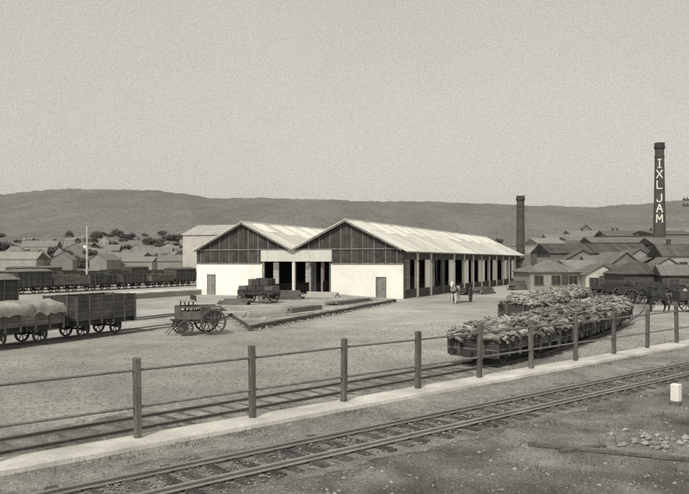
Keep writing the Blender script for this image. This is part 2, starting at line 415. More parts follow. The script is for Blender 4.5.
def door(x,w,z0,z1,m):
    d=MB().box(x-w/2,x+w/2,-.04,-.003,z0,z1).build('door',m,shed)
    f=MB(); f.box(x-w/2-.08,x-w/2,-.07,-.003,z0,z1+.08); f.box(x+w/2,x+w/2+.08,-.07,-.003,z0,z1+.08); f.box(x-w/2-.08,x+w/2+.08,-.075,-.003,z1,z1+.09)
    f.build('door_frame',M['column'],d); MB().box(x+w/2-.2,x+w/2-.12,-.09,-.041,z0+.95,z0+1.05).build('door_handle',M['iron'],d)
door(22.45,.95,0.05,2.1,M['doorgrey']); door(2.0,.95,.05,2.2,M['doorgrey'])
NB=13; BW=SL/NB
for k in range(NB+1):
    y=min(max(k*BW,.5),SL-.4)
    MB().box(FW-.3,FW-.02,y-.32,y+.32,0,EZ-.1).build('column',M['paintcolumn'] if k not in (0,3) else M['column'],shed)
    b=MB(); b.beam((FW-.01,y,3.7),(FW+.62,y,4.6),.09,.1); b.build('eaves_bracket',M['column'],shed)
MB().box(FW-.18,FW-.065,.2,SL,3.95,EZ-.05).build('side_fascia',M['fascia'],shed)
for k in range(NB):
    y0=k*BW+.36; y1=(k+1)*BW-.34
    if k==0: y0+=.5
    MB().box(FW-.22,FW-.07,y0,y1,0.0,.9).build('side_plinth',M['darkwall'],shed)
pan={0:(.05,.4,'midwall'),1:(.6,1,'whiteside'),2:(.0,.25,'midwall'),3:(.55,1,'whiteside'),5:(.0,.45,'whiteside'),6:(.65,1,'whiteside'),7:(.0,.35,'whiteside'),8:(.5,1,'whiteside'),10:(.1,.6,'whiteside'),11:(.4,.8,'whiteside')}
for k,(a,b,m) in pan.items():
    y0=k*BW+.36;y1=(k+1)*BW-.36
    if k==0: y0+=.5
    MB().box(FW-.16,FW-.05,y0+(y1-y0)*a,y0+(y1-y0)*b,.905,3.94).build('sliding_door',M[m],shed)
# left side wall: boarded bays, gaps added between them so light shows through
MB().box(0,.2,.2,SL,3.6,EZ-.05).build('side_wall',M['darkboards'],shed)
for k in range(NB):
    MB().box(0.01,.19,max(.2,k*BW),k*BW+BW*(.62 if k%2 else .8),0,3.6).build('side_wall',M['darkboards'],shed)
MB().prism([(0.2,0),(FW-.4,0),(FW-.4,EZ-.3),(3*Q,PZ-.3),(FW/2,EZ-.2),(Q,PZ-.3),(.2,EZ-.3)],SL-.2,SL).build('back_wall',M['gable'],shed)
MB().box(.25,FW-.45,.25,SL-.25,0.02,.06).build('floor',M['floor'],shed)
MB().box(2.0,X1-.4,14,SL-3,0.06,.8).build('inner_platform',M['floor'],shed)
for k in range(NB):
    MB().box(FW/2-.15,FW/2+.15,max(.02,k*BW-.15),k*BW+.16 if k else .3,0,EZ-.2).build('column',M['paintcolumn'] if k==0 else M['greypost'],shed)
for xx,yy,w in ((14.1,.6,.1),(15.5,.6,.1),(16.72,.05,.1),(13.3,3.4,.12),(X1+.13,.05,.1)):
    MB().box(xx-w,xx+w,yy,yy+2*w,0,4.0 if yy>.3 else 3.74).build('column',M['greypost'] if xx!=16.72 else M['column'],shed)
for k in range(1,NB):
    tr=MB(); y=k*BW
    for x0 in (0,FW/2):
        tr.beam((x0+.3,y,EZ-.1),(x0+FW/2-.3,y,EZ-.1),.14,.2); tr.beam((x0+Q,y,EZ),(x0+Q,y,PZ-.3),.12,.12)
        tr.beam((x0+Q,y,EZ),(x0+Q/2,y,(EZ+PZ)/2-.15),.1,.1); tr.beam((x0+Q,y,EZ),(x0+1.5*Q,y,(EZ+PZ)/2-.15),.1,.1)
    tr.build('roof_truss',M['column'],shed)
sl=(PZ-EZ)/Q
def slope(xr,xe):
    ze=PZ-sl*abs(xe-xr); return MB().prism([(xr,PZ+.02),(xe,ze+.02),(xe,ze+.1),(xr,PZ+.11)],-.5,SL+.4).build('roof',M['roof'],shed)
r1=slope(Q,-.35); r2=slope(Q,FW/2-.03); r3=slope(3*Q,FW/2+.03); r4=slope(3*Q,FW+.65)
for r,xr in ((r2,Q),(r4,3*Q)):
    k=0; y=1.2
    while y<SL-3:
        l=2.4; a=.35; b=2.3+(k%3)*.5
        za=PZ-sl*a+.118; zb=PZ-sl*b+.118
        MB().prism([(xr+a,za),(xr+b,zb),(xr+b,zb+.03),(xr+a,za+.03)],y,y+l).build('skylight',M['skylight'],r); k+=1
        y+=3.4+(k%2)*.8
for xr in (Q,3*Q): MB().prism([(xr-.3,PZ-.04+.02),(xr+.3,PZ-.02),(xr,PZ+.19)],-.52,SL+.42).build('ridge_cap',M['paleroof'],shed)
g=MB(); g.box(FW+.62,FW+.74,-.5,SL+.4,PZ-sl*(Q+.65)-.06,PZ-sl*(Q+.65)+.05); g.build('gutter',M['stud'],shed)
def sw(x,y): v=Lc0+Vector((AX.y,-AX.x))*x+AX*y; return (v.x,v.y)
# loading platform
A=gp(250,331);B=gp(396,302.5);C=sw(X1-.2,-.1);D=gp(222,311); Bq=sw(X2+1.0,-.1); PT=.34
lp=thing('loading_platform','low pale loading platform spreading in front of the shed opening','platform',(A[0],A[1],0),0)
rel=lambda p:(p[0]-A[0],p[1]-A[1])
MB().slab([rel(A),rel(B),rel(Bq),rel(C),rel(D)],.27,PT).build('deck',M['deck'],lp)
pts=[rel(x) for x in (A,B,Bq,C,D)]
for i,j in ((0,1),(4,0),(3,4)): MB().beam((*pts[i],.135),(*pts[j],.135),.12,.26).build('edge_beam',M['deckedge'],lp)
mb=MB()
Av,Bv,Cv,Dv=Vector(A),Vector(B),Vector(C),Vector(D)
for k in range(2600):
    u,v=random.random(),random.random(); q=(Av*(1-u)+Bv*u)*(1-v)+(Dv*(1-u)+Cv*u)*v; mb.stone((q.x,q.y,PT+.002),R(.015,.06),.4)
for k in range(700):
    u=random.random(); pa,pb=((Av,Bv),(Dv,Av))[k%3==0]; e=pa+(pb-pa)*u; n=Vector(((pb-pa).y,-(pb-pa).x)).normalized(); o_=abs(random.gauss(0,.35)); q=e+n*(.06+o_); mb.stone((q.x,q.y,max(.01,.1-.25*o_)),R(.03,.09),.6)
tag(mb.build('platform_gravel',M['stonepale']),'earth and chips spread over the loading platform and its edge','gravel',kind='stuff')
def tstack(label,px,py,z,L,n,rz,m=M['plank'],w=.22,h=.14,cols=4):
    x,y=gp(px,py); mb=MB()
    for lay in range(n):
        for c in range(max(1,cols-lay)):
            j=R(-.3,.3); y0=(c-1.5+lay*.5)*w*1.03; mb.box(-L/2+j,L/2+j,y0,y0+w,lay*h,lay*h+h*1.002)
    tag(mb.build('timber_stack',m,loc=(x,y,z),rz=rz),label,'timber stack')
zt_=PT+.005
tstack('pale sawn timber stack at the near corner of the loading platform',267,322,zt_,2.8,3,math.radians(40))
tstack('dark old timbers stacked along the front edge of the loading platform',303,316,zt_,4.6,2,math.radians(66),M['oldplank'])
tstack('dark boards laid at the shed end of the loading platform edge',352,307,zt_,7,2,math.radians(67),M['oldplank'],.3,.12)
tstack('pale loose boards across the left tip of the loading platform',243,318,zt_,3.2,1,math.radians(15),M['plank'],.25,.09)
tstack('short dark timbers left of the goods lorry on the loading platform',236,309,zt_,2.4,3,math.radians(-10),M['oldplank'],.25,.16)
tstack('pale timbers beside the right jamb of the shed opening',322,300.5,zt_,3.0,3,math.radians(-24),M['plank'],.3,.16)
tstack('dark squared timbers between the goods lorry and the centre column',285,303,zt_,3.0,4,math.radians(5),M['oldplank'],.3,.2)
for i,(px,py,L,rz,m) in enumerate(((290,321,5.5,60,'plank'),(340,306,5,70,'plank'))):
    x,y=gp(px,py); rz=math.radians(rz)
    tag(MB().box(-L/2,L/2,-.1,.1,0,.09).build('loose_plank',M[m],loc=(x,y,zt_),rz=rz),('long pale plank lying along the near front edge of the platform','pale plank lying on the platform before the right gable wall')[i],'plank')
# ================================================================== WAGONS
def wheel_mb(r,w,axis,c,spk=8,rim=.07,sr=.022):
    mb=MB(); mb.ring(c,axis,r,r-rim,w,20); c=Vector(c); ax=Vector(axis)
    for i in range(spk):
        t=2*math.pi*i/spk+.2; d=Vector((abs(ax.y),abs(ax.x),0))*math.cos(t)+Vector((0,0,1))*math.sin(t)
        mb.tube(c,c+d*(r-rim*.6),sr*1.2,sr,6)
    return mb
def hub_mb(r,w,axis,c):
    c=Vector(c);a=Vector(axis); return MB().tube(c-a*w/2,c+a*w/2,r,r,10)
def make_wagon(name,L,W,bh,side,roofed=False,zf=.92,wr=.42):
    t=thing(name,'wagon','wagon'); h=L/2; zu=zf-.06; zl=zf-.3
    u=MB()
    for x in (-W/2+.22,W/2-.3): u.box(x,x+.1,-h,h,zl,zu)
    for y in (-h,h-.12,-.06): u.box(-W/2+.05,W/2-.05,y,y+.12,zl-.02,zu-.004)
    u.build('underframe',M['iron'],t)
    MB().box(-W/2,W/2,-h,h,zf-.055,zf).build('floor',M['oldplank'],t)
    for sx in (-1,1):
        x=sx*W/2
        s=MB().box(min(x,x-sx*.07),max(x,x-sx*.07),-h,h,zf+.003,zf+bh).build('side_board',side,t)
        n=7 if L>4.5 else 6
        for i in range(n):
            y=-h+.06+(L-.12)*i/(n-1); MB().box(min(x,x+sx*.05)+ (.002 if sx>0 else 0),max(x,x+sx*.05)-(0.002 if sx<0 else 0),y-.045,y+.045,zl+.02,zf+bh+.02).build('strap',M['strap'],s)
        d=MB().box(min(x+sx*.003,x+sx*.035),max(x+sx*.003,x+sx*.035),-.5,.5,zf+.05,zf+bh-.05).build('door',side,t)
        MB().box(min(x+sx*.037,x+sx*.06),max(x+sx*.037,x+sx*.06),-.5,.5,zf+bh*.5,zf+bh*.5+.06).build('door_bar',M['strap'],d)
    for sy in (-1,1):
        y=sy*h
        e=MB().box(-W/2+.072,W/2-.072,min(y,y-sy*.07),max(y,y-sy*.07),zf+.003,zf+bh+(0 if not roofed else .12)).build('end_board',side,t)
        for x in (-W/4,W/4): MB().box(x-.05,x+.05,min(y+sy*.002,y+sy*.06),max(y+sy*.002,y+sy*.06),zl+.02,zf+bh+.02).build('strap',M['strap'],e)
        zb=(zl+zu)/2; bu=MB().tube((0,y,zb),(0,y+sy*.3,zb),.06,.06,8); bu.box(-.18,.18,min(y+sy*.3,y+sy*.34),max(y+sy*.3,y+sy*.34),zl,zu)
        bu.build('buffer',M['iron'],t)
    for sy in (-1,1):
        y=sy*L*.27
        MB().tube((-.5,y,wr),(.5,y,wr),.05,.05,8).build('axle',M['iron'],t)
        for sx in (-1,1):
            w=wheel_mb(wr,.1,(1,0,0),(sx*.55,y,wr),8).build('wheel',M['strap'],t); hub_mb(.1,.16,(1,0,0),(sx*.55,y,wr)).build('hub',M['iron'],w)
            b=MB().box(sx*.66-.07,sx*.66+.07,y-.1,y+.1,wr-.09,zl+.04); b.beam((sx*.66,y-.42,zl+.02),(sx*.66,y+.42,zl+.02),.08,.05); b.build('axle_box',M['iron'],t)
    if roofed:
        pr=[(-W/2-.08,zf+bh)]+[(-W/2-.08+(W+.16)*i/8,zf+bh+.03+.28*math.sin(math.pi*i/8)) for i in range(9)]+[(W/2+.08,zf+bh)]
        MB().prism(pr,-h-.08,h+.08).build('roof',M['midroof'],t)
    return t
used={}
def place(o,p,rz,label,group=None,z=.065):
    k=o.name
    if k in used: o=dup(o)
    used[k]=1
    o.location=(p[0],p[1],z); o.rotation_euler.z=rz; o['label']=label; o['category']='wagon'
    if group: o['group']=group
    return o
def hdrz(d): return math.atan2(d.y,d.x)-math.pi/2
wB=make_wagon('open_wagon',4.25,2.1,1.12,M['wagon'])
place(wB,Lc+AX*2.15,RZ,'empty dark open wagon with ribbed sides behind the sheeted wagon at left')
wA=make_wagon('open_wagon',4.25,2.1,.76,M['wagonpale'])
cA=Lc+AX*(-2.85)
place(wA,cA,RZ,'worn grey open wagon under a grey tarpaulin at the left edge')
mb=MB(); nx,ny=30,46; vs=[]
for j in range(ny):
    for i in range(nx):
        u=i/(nx-1)*2-1; v=j/(ny-1)*2-1
        x=u*1.3; y=v*2.3; drop=max(0,abs(u)-.83)/.17; dropy=max(0,abs(v)-.93)/.07
        n=noise.fractal((x*1.5,y*1.5,5),1,2,5)
        z=1.76+.2*(1-abs(u)**1.6)*(1-.4*abs(v)**4)+n*.09-(.4+.22*noise.noise((y*2.5,1,0)))*drop**.8-.22*dropy
        xx=math.copysign(min(abs(x),1.12)+.04*noise.noise((y*4,z*4,2)),x); yy=math.copysign(min(abs(y),2.2),y)
        vs.append((xx,yy,z))
mb.add(vs,[(j*nx+i,j*nx+i+1,(j+1)*nx+i+1,(j+1)*nx+i) for j in range(ny-1) for i in range(nx-1)])
tag(mb.build('tarpaulin',M['tarp'],smooth=True,loc=(cA.x,cA.y,.065),rz=RZ),'crumpled grey tarpaulin over the load of the leftmost open wagon','tarpaulin')
wV=make_wagon('covered_van',5.2,2.2,1.85,M['wagon'],roofed=True)
place(wV,Lc+AXN*5.2+AX*(-1.3),RZ,'tall dark covered van behind the tarpaulin wagon, cut by the left edge')
# firewood rake
def heap(L,W,zb,ht,n,seed,spill=.0):
    random.seed(seed); mb=MB(); nx,ny=9,26; vs=[]
    hh=lambda u,v: zb+ht*(1-abs(u)**2.2)*(1-abs(v)**8)+noise.noise((u*2+seed,v*4,seed))*.16
    for j in range(ny):
        for i in range(nx):
            u=i/(nx-1)*2-1;v=j/(ny-1)*2-1; vs.append((u*(W/2-.09),v*(L/2-.09),hh(u,v)-.08))
    mb.add(vs,[(j*nx+i,j*nx+i+1,(j+1)*nx+i+1,(j+1)*nx+i) for j in range(ny-1) for i in range(nx-1)])
    for k in range(n):
        u=R(-1,1);v=R(-1.03,1.03); l=R(.35,1.0); a=random.gauss(0.5,1.0); r=R(.035,.085); dz=R(-.4,.4)*l
        c=Vector((u*(W/2-.1),v*(L/2-.1),hh(max(-1,min(1,u)),max(-1,min(1,v)))+R(-.06,.1))); d=Vector((math.cos(a)*l/2,math.sin(a)*l/2,dz/2))
        mb.tube(c-d,c+d,r,r*R(.75,1.1),random.choice((5,6)))
    for k in range(int(n*spill)):
        v=R(-.97,.97); sx=1 if k%3 else -1; l=R(.3,.7); c=Vector((sx*(W/2+R(.0,.08)),v*L/2,zb-.02+R(-.14,.12))); d=Vector((sx*l*.3,R(-.6,.6)*l,R(-.4,.1)*l))
        mb.tube(c-d*.6,c+d*.5,R(.03,.06),R(.03,.055),random.choice((5,6)))
    return mb
order=['nearest','second','third','farthest']
wR=make_wagon('open_wagon',5.0,2.0,.46,M['rakewagon'],zf=.62,wr=.3)
for i in range(4):
    p,d=along(path1,L1+2.0+i*5.4)
    place(wR,p,hdrz(d),'low sided open wagon of firewood just behind the fence, %s of that row'%order[i],'firewood wagons on the near siding')
    o=heap(5.25,2.0,1.1 if i else 1.04,.42 if i else .32,560 if i<2 else 420,21+i,.2 if i else .1).build('firewood_load',M['wood'],loc=(p.x,p.y,.065),rz=hdrz(d))
    tag(o,'heap of rough split firewood in the %s wagon of the row behind the fence'%order[i],'firewood',kind='stuff')
wR2=make_wagon('open_wagon',5.1,2.0,.55,M['rakewagon'],zf=.66,wr=.3)
for i in range(4):
    p,d=along(path2,3.6+i*5.6)
    place(wR2,p,hdrz(d),'dark open wagon on the siding beyond the firewood row, %s of four'%order[i],'wagons on the second siding')
    o=heap(5.2,2.0,1.22,.32,300,41+i,.15).build('firewood_load',M['wood'],loc=(p.x,p.y,.065),rz=hdrz(d))
    tag(o,'firewood heaped in the %s wagon of the row beyond the fence side row'%order[i],'firewood',kind='stuff')
random.seed(5)
# far trains left
wF=make_wagon('open_wagon',5.0,2.2,1.05,M['farwagon']); wG=make_wagon('covered_van',5.0,2.2,1.6,M['farwagon'],roofed=True); wH=make_wagon('open_wagon',5.0,2.2,.8,M['fargrey'])
ordn=['first','second','third','fourth','fifth','sixth','seventh','eighth','ninth','tenth']
T0=Vector(at(-40,86))
for row,(off,a0,cnt,nm) in enumerate(((0,0,8,'second'),(9,4,9,'third'),(19,10,9,'fourth'),(-7.5,-6,7,'nearest'),(30,16,9,'farthest'))):
    pth=[tuple(T0+AXN*off+AX*k) for k in range(int(a0)-8,int(a0)+62,10)]
    strip('siding_bed',pth,1.2,1.2,.004+row*.0003,M['siding_bed'],'dark bed of the %s far siding left of the shed'%nm,'ballast',jit=.3,seg=2)
    track(pth,'%s of the far sidings filled with wagons left of the shed'%nm,-.03,1.0,10,s0=2,s1=4)
    for i in range(cnt):
        k=(i*i*3+i*7+row*4)%7; pr=wG if k in (1,) else (wH if k in (3,5) else wF)
        p=T0+AXN*off+AX*(a0+i*5.85+2.5+R(0,.6))
        kind='roofed van' if pr is wG else ('grey low wagon' if pr is wH else 'dark open wagon')
        place(pr,p,RZ,'%s, %s from the left in the %s far row of wagons'%(kind,ordn[i],nm),'wagons in the %s far row'%nm)
s0=Vector(gp(124,300)); c=thing('loading_bank','long pale stone loading bank beyond the sidings left of the shed','loading bank',(s0.x,s0.y,0),RZ)
MB().box(-3.0,0,0,24,0,.5).build('wall',M['hazepale'],c); MB().box(-3.1,.08,-.08,24.1,.503,.62).build('coping',M['kerb'],c)
# ================================================================== CARTS, HORSES
def make_dray(name,label,loc,rz,L=2.1,W=1.25,r=.62,shafts=True,four=False,rail=.35,solid=False,fr=.8,sl_=1.9,m='cart',zb=None,gear=1.0,rim=.075):
    t=thing(name,label,'cart',loc,rz); zb=zb or r+.22
    bed=MB().box(-L/2,L/2,-W/2,W/2,zb,zb+.09)
    for y in (-W/2+.15,W/2-.25): bed.box(-L/2,L/2,y,y+.1,zb-.13,zb+.001)
    bed.build('bed',M[m],t)
    for y in (-W/2,W/2-.05):
        s=MB().box(-L/2+.02,L/2-.02,y,y+.05,zb+.091,zb+.09+rail*(.55 if not solid else .98))
        s.box(-L/2+.02,L/2-.02,y-.01,y+.06,zb+rail,zb+rail+.09)
        for k in range(5): xx=-L/2+.08+(L-.16)*k/4; s.box(xx-.03,xx+.03,y+.048 if y>0 else y-.025,y+.075 if y>0 else y+.002,zb+.05,zb+rail+.05)
        s.build('side_board',M[m],t)
    MB().box(L/2-.06,L/2,-W/2+.055,W/2-.055,zb+.093,zb+.09+rail).build('front_board',M[m],t)
    axs=[(-L*.05,r)] if not four else [(-L*.28,r),(L*.36*gear,r*fr)]
    for ax,rr in axs:
        MB().tube((ax,-W/2-.1,rr),(ax,W/2+.1,rr),.04,.04,8).build('axle',M['iron'],t)
        if zb-.135>rr+.06: MB().box(ax-.1,ax+.1,-W/2+.1,W/2-.1,rr+.045,zb-.135).build('spring_block',M['iron'],t)
        for y in (-W/2-.14,W/2+.14):
            w=wheel_mb(rr,rim+.005,(0,1,0),(ax,y,rr),12,rim,.027).build('wheel',M['cartwheel'],t)
            hub_mb(.11,.24,(0,1,0),(ax,y,rr)).build('hub',M['cart'],w)
    if shafts:
        for y in (-.36,.36):
            MB().tube((L/2-.1,y,zb),(L/2+sl_,y,.95 if shafts=='up' else .08),.04,.03,8).build('shaft',M[m],t)
    return t
x,y=gp(198,334); CR=math.radians(203)
cart=make_dray('yard_cart','open framed four wheeled work cart with a raised seat, alone in the yard',(x,y,0),CR,2.2,1.35,.68,rail=.58,four=True,fr=.6,shafts=True,sl_=.5,m='cartpale',zb=.82,rim=.095)
MB().box(.3,.86,-.66,.66,1.72,1.8).build('seat',M['sack'],cart); MB().box(.22,.28,-.66,.66,1.72,2.02).build('seat_back',M['cart'],cart)
for xx in (.34,.76):
    for yy in (-.6,.55): MB().box(xx,xx+.06,yy,yy+.05,.912,1.72).build('seat_support',M['cart'],cart)
MB().box(-1.11,-1.06,-.6,.6,.92,1.3).build('tail_board',M['cartpale'],cart)
MB().box(1.0,1.35,-.55,.55,.72,.78).build('foot_board',M['cart'],cart)
mb=MB(); nx,ny=14,12; vs=[]
for j in range(ny):
    for i in range(nx):
        a_=i/(nx-1)*2-1;b_=j/(ny-1)*2-1; vs.append((-.42+a_*.6,b_*.58,.92+.4*(1-a_**6)*(1-b_**6)+.06*noise.noise((a_*2,b_*2,4))))
mb.add(vs,[(j*nx+i,j*nx+i+1,(j+1)*nx+i+1,(j+1)*nx+i) for j in range(ny-1) for i in range(nx-1)])
tag(mb.build('sheeted_load',M['bale'],smooth=True,loc=(x,y,0),rz=CR),'dark sheeted load lying in the bed of the yard cart','load')
def sackmb(r,h):
    return MB().lathe([(r*.8,0),(r,.12*h),(r*1.03,.5*h),(r*.9,.8*h),(r*.4,.92*h),(r*.5,h)],10)
x,y=gp(259,307); LR=math.radians(160)
make_dray('goods_lorry','four wheeled flat goods lorry with a dark load on the loading platform',(x,y,PT),LR,3.2,1.6,.5,shafts=False,four=True,rail=.3)
v=Matrix.Rotation(LR,3,'Z'); k=0
for lay,(n,zz) in enumerate(((4,.815),(3,1.43))):
    for i in range(n):
        for b in (-.38,.38):
            if lay==1 and i==2 and b>0: continue
            q=v@Vector((-1.15+lay*.35+.76*i+R(-.04,.04),b,0)); hh=R(.5,.62) if lay else .6; mb=MB().box(-.36,.36,-.35,.35,0,hh)
            for sx in (-.2,.2): mb.box(sx-.02,sx+.02,-.358,.358,-.004,hh+.008)
            tag(mb.build('bale',M['bale'] if (i+lay)%3 else M['oldplank'],bevel=.07,loc=(x+q.x,y+q.y,PT+zz),rz=LR+R(-.15,.15)),'strapped bale loaded on the goods lorry in front of the shed','bale','bales on the goods lorry')
def make_horse(name,label,loc,rz,coat,walk=0):
    t=thing(name,label,'horse',loc,rz)
    V=[(-.62,0,1.25),(-.1,0,1.18),(.45,0,1.22),(.7,0,1.45),(.98,0,1.76),(1.08,0,1.86),(1.24,0,1.7),(1.4,0,1.5)]
    Rr=[.30,.34,.32,.23,.16,.13,.115,.085]; E=[(i,i+1) for i in range(7)]
    for s in (-1,1):
        k=len(V); w=walk*s
        V+=[(.45,s*.16,.95),(.47+.14*w,s*.17,.52),(.44+.2*w,s*.17,.13),(.5+.22*w,s*.17,.04)]; Rr+=[.15,.08,.06,.075]; E+=[(2,k),(k,k+1),(k+1,k+2),(k+2,k+3)]
        k=len(V); w=-w
        V+=[(-.62,s*.17,1.0),(-.48,s*.18,.8),(-.76+.14*w,s*.18,.5),(-.7+.2*w,s*.18,.13),(-.63+.22*w,s*.18,.04)]; Rr+=[.22,.15,.088,.06,.075]; E+=[(0,k)]+[(k+i,k+i+1) for i in range(4)]
        k=len(V); V+=[(1.05,s*.07,2.04)]; Rr+=[.03]; E+=[(5,k)]
    me=bpy.data.meshes.new('horse_skeleton'); me.from_pydata(V,E,[]); o=bpy.data.objects.new('horse_skeleton',me); COL.objects.link(o)
    o.modifiers.new('Skin','SKIN')
    for i,sv in enumerate(me.skin_vertices[0].data): sv.radius=(Rr[i],Rr[i]); sv.use_root=(i==1)
    sb=o.modifiers.new('Sub','SUBSURF'); sb.levels=2; sb.render_levels=2
    dg=bpy.context.evaluated_depsgraph_get(); dg.update()
    nm=bpy.data.meshes.new_from_object(o.evaluated_get(dg)); bpy.data.objects.remove(o); nm.name='body'
    nm.materials.clear(); nm.materials.append(coat)
    for p in nm.polygons: p.use_smooth=True
    b=bpy.data.objects.new('body',nm); COL.objects.link(b); b.parent=t
    m=MB()
    for i in range(14):
        u=i/13; c=Vector((.66+.42*u,0,1.66+.36*u)); m.tube(c,c+Vector((-.1,R(-.14,.14),-.2)),.06,.025,5)
    m.build('mane',M['mane'],t)
    m=MB(); m.tube((-.86,0,1.32),(-1.02,0,1.05),.05,.07,7); m.tube((-1.02,0,1.07),(-1.04,0,.6),.075,.03,7); m.build('tail',M['mane'],t)
    m=MB()
    m.ring((.62,0,1.33),(.75,0,.35),.38,.29,.12,14); m.ring((.02,0,1.17),(1,0,0),.375,.34,.1,14)
    m.tube((.6,.3,1.2),(-.9,.38,1.0),.02,.02,6); m.tube((.6,-.3,1.2),(-.9,-.38,1.0),.02,.02,6)
    m.build('harness',M['harness'],t)
    return t
def horse_cart(px,py,rz,hl,cl,coat,walk=0,rail=.35,solid=False):
    x,y=gp(px,py); d=Vector((math.cos(rz),math.sin(rz)))
    make_horse('horse',hl,(x,y,0),rz,coat,walk)
    make_dray('horse_dray',cl,(x-d.x*2.45,y-d.y*2.45,0),rz,2.2,1.4,.68,shafts='up',rail=rail,solid=solid)
    return x-d.x*2.45,y-d.y*2.45
hx,hy=horse_cart(657,312,math.radians(178),'dark harnessed horse standing at the right edge beyond the fence','high sided dray behind the dark horse at the right edge',M['horse'],.5,.6,True)
horse_cart(455,303.5,math.radians(248),'pale horse standing beside the open right side of the shed','dray behind the pale horse beside the shed',M['horsepale'],.3)
horse_cart(640,303,math.radians(165),'dark horse farther back among the carts, left of the nearer horse','second dray farther back among the carts at right',M['horse'],.2,.5)
for lab,px,py,rz,rl in (('empty dray with its shafts down in front of the huts at right',672,299,.4,.45),('empty dray with its shafts down at the end of the firewood row',632,304,2.6,.5),('empty dray with its shafts down before the dark lean shed',686,303,-.3,.45),('high sided cart with its shafts down just right of the board fence end',648,299,2.9,.7),('low cart with its shafts down in front of the board fence',604,298,.2,.4),('high sided cart with its shafts down in front of the little white gabled hut',616,301,.1,.65)):
    x,y=gp(px,py); make_dray('horse_dray',lab,(x,y,0),rz,2.2,1.4,.68,rail=rl,sl_=1.6,solid=rl>.45)
for i in range(5):
    q=Vector((hx-.7+.35*i,hy+R(-.3,.3))); tag(sackmb(.25,.75).build('sack',M['sack' if i%2 else 'bale'],smooth=True,loc=(q.x,q.y,.995)),'full sack standing in the dray at the right edge, %s from its tail'%ordn[4-i],'sack','sacks in the right edge dray')
for lab,px,py,L,n,rz,m in (('dark timber stack between the board fence and the firewood row',585,297,4,5,.3,M['oldplank']),('timber stack left of the dark hip roofed hut',617,296,3.5,5,-.2,M['oldplank']),('low timber stack beside the far end of the goods shed',528,290,5,6,.5,M['oldplank']),('dark timber stack right of the pale horse',486,294,3.5,4,1.0,M['oldplank']),('timber stack behind the second dray at right',653,296,4,6,.1,M['oldplank']),('timber stack at the far right behind the sack laden dray',676,305,4,5,-.1,M['oldplank'])):
    tstack(lab,px,py,0,L,n,rz,m,.3,.2,6)
# ================================================================== BUILDINGS
def house(label,px,d,w,dp,he,hr,rz,wall,roof,ridge_x=True,hip=False,win=3,storeys=1,chim=0,doorx=None,name='shed_building',cat='building',zb=0):
    wall=M[wall]; roof=M[roof]
    x,y=at(px,d); t=thing(name,label,cat,(x,y,zb),math.radians(rz)); a=w/2
    if ridge_x:
        if hip: MB().box(-a,a,0,dp,0,he).build('wall',wall,t)
        else:
            mb=MB(); vs=[(-a,0,0),(-a,dp,0),(-a,dp,he),(-a,dp/2,hr),(-a,0,he)]; vs+=[(a,)+v[1:] for v in vs]
            mb.add(vs,[(0,1,2,3,4),(9,8,7,6,5)]+[(i,5+i,5+(i+1)%5,(i+1)%5) for i in range(5)]); mb.build('wall',wall,t)
        o=.3; k=(hr-he)/(dp/2)
        e=a-dp/2 if hip else a+o; e=max(e,.2)
        zE=he-k*o+.06; mb=MB(); ea=a+o
        vs=[(-ea,-o,zE),(ea,-o,zE),(ea,dp+o,zE),(-ea,dp+o,zE),(-e,dp/2,hr+.06),(e,dp/2,hr+.06)]
        vs+=[(v[0],v[1],v[2]+.1) for v in vs]
        mb.add(vs,[(6,7,11,10),(8,9,10,11),(7,8,11),(9,6,10),(0,1,7,6),(1,2,8,7),(2,3,9,8),(3,0,6,9),(0,4,5,1),(2,5,4,3),(1,5,2),(3,4,0)])
        rf=mb.build('roof',roof,t)
    else:
        MB().prism([(-a,0),(a,0),(a,he),(0,hr),(-a,he)],0,dp).build('wall',wall,t)
        k=(hr-he)/a; o=.3; mb=MB()
        mb.prism([(0,hr+.05),(a+o,he-k*o+.05),(a+o,he-k*o+.15),(0,hr+.17),(-a-o,he-k*o+.15),(-a-o,he-k*o+.05)],-o,dp+o)
        rf=mb.build('roof',roof,t)
    for c in range(chim):
        cx=-a*.5+c*a; MB().box(cx-.3,cx+.3,dp*.5-.3,dp*.5+.3,hr-.4,hr+1.0).build('chimney',M['brick'] if d<300 else roof,rf)
    for s in range(storeys):
        z0=he*(s+.32)/storeys; z1=he*(s+.78)/storeys
        for i in range(win):
            cx=-a+w*(i+.5)/win; ww=min(.55,w/win*.3)
            if s==0 and doorx is not None and abs(cx-doorx)<1.0: continue
            f=MB(); f.box(cx-ww-.08,cx-ww,-.08,-.003,z0,z1); f.box(cx+ww,cx+ww+.08,-.08,-.003,z0,z1); f.box(cx-ww-.08,cx+ww+.08,-.09,-.003,z1-.001,z1+.08); f.box(cx-ww-.1,cx+ww+.1,-.12,-.003,z0-.08,z0+.001); f.box(cx-.03,cx+.03,-.06,-.003,z0,z1)
            fo=f.build('window',M['column'] if d<140 else wall,t); MB().box(cx-ww,cx+ww,-.03,-.004,z0,z1).build('pane',M['glass'] if d<140 else (M['hazedark'] if d<300 else M['townroof']),fo)
    if doorx is not None:
        dd=MB().box(doorx-.45,doorx+.45,-.05,-.003,0,min(2,he-.15)).build('door',M['darkwall'],t)
        MB().box(doorx+.3,doorx+.36,-.1,-.051,.95,1.05).build('door_handle',M['iron'],dd)
    return t
house('hip roofed hut with pale wall beyond the firewood wagons, left of the little white gable',556,96,7.0,6,2.4,3.75,8,'hazepale','midroof',True,True,3,doorx=1.2,chim=1,name='hut')
house('little white gabled hut between the two hip roofed huts',603,93,4.2,6,2.1,3.3,-6,'palewall','midroof',False,False,2,doorx=0,name='hut')
house('dark hip roofed hut in front of the tall lettered chimney',648,88,5.8,6,2.3,3.7,5,'darkwall','darkroof',True,True,2,doorx=-.6,name='hut')
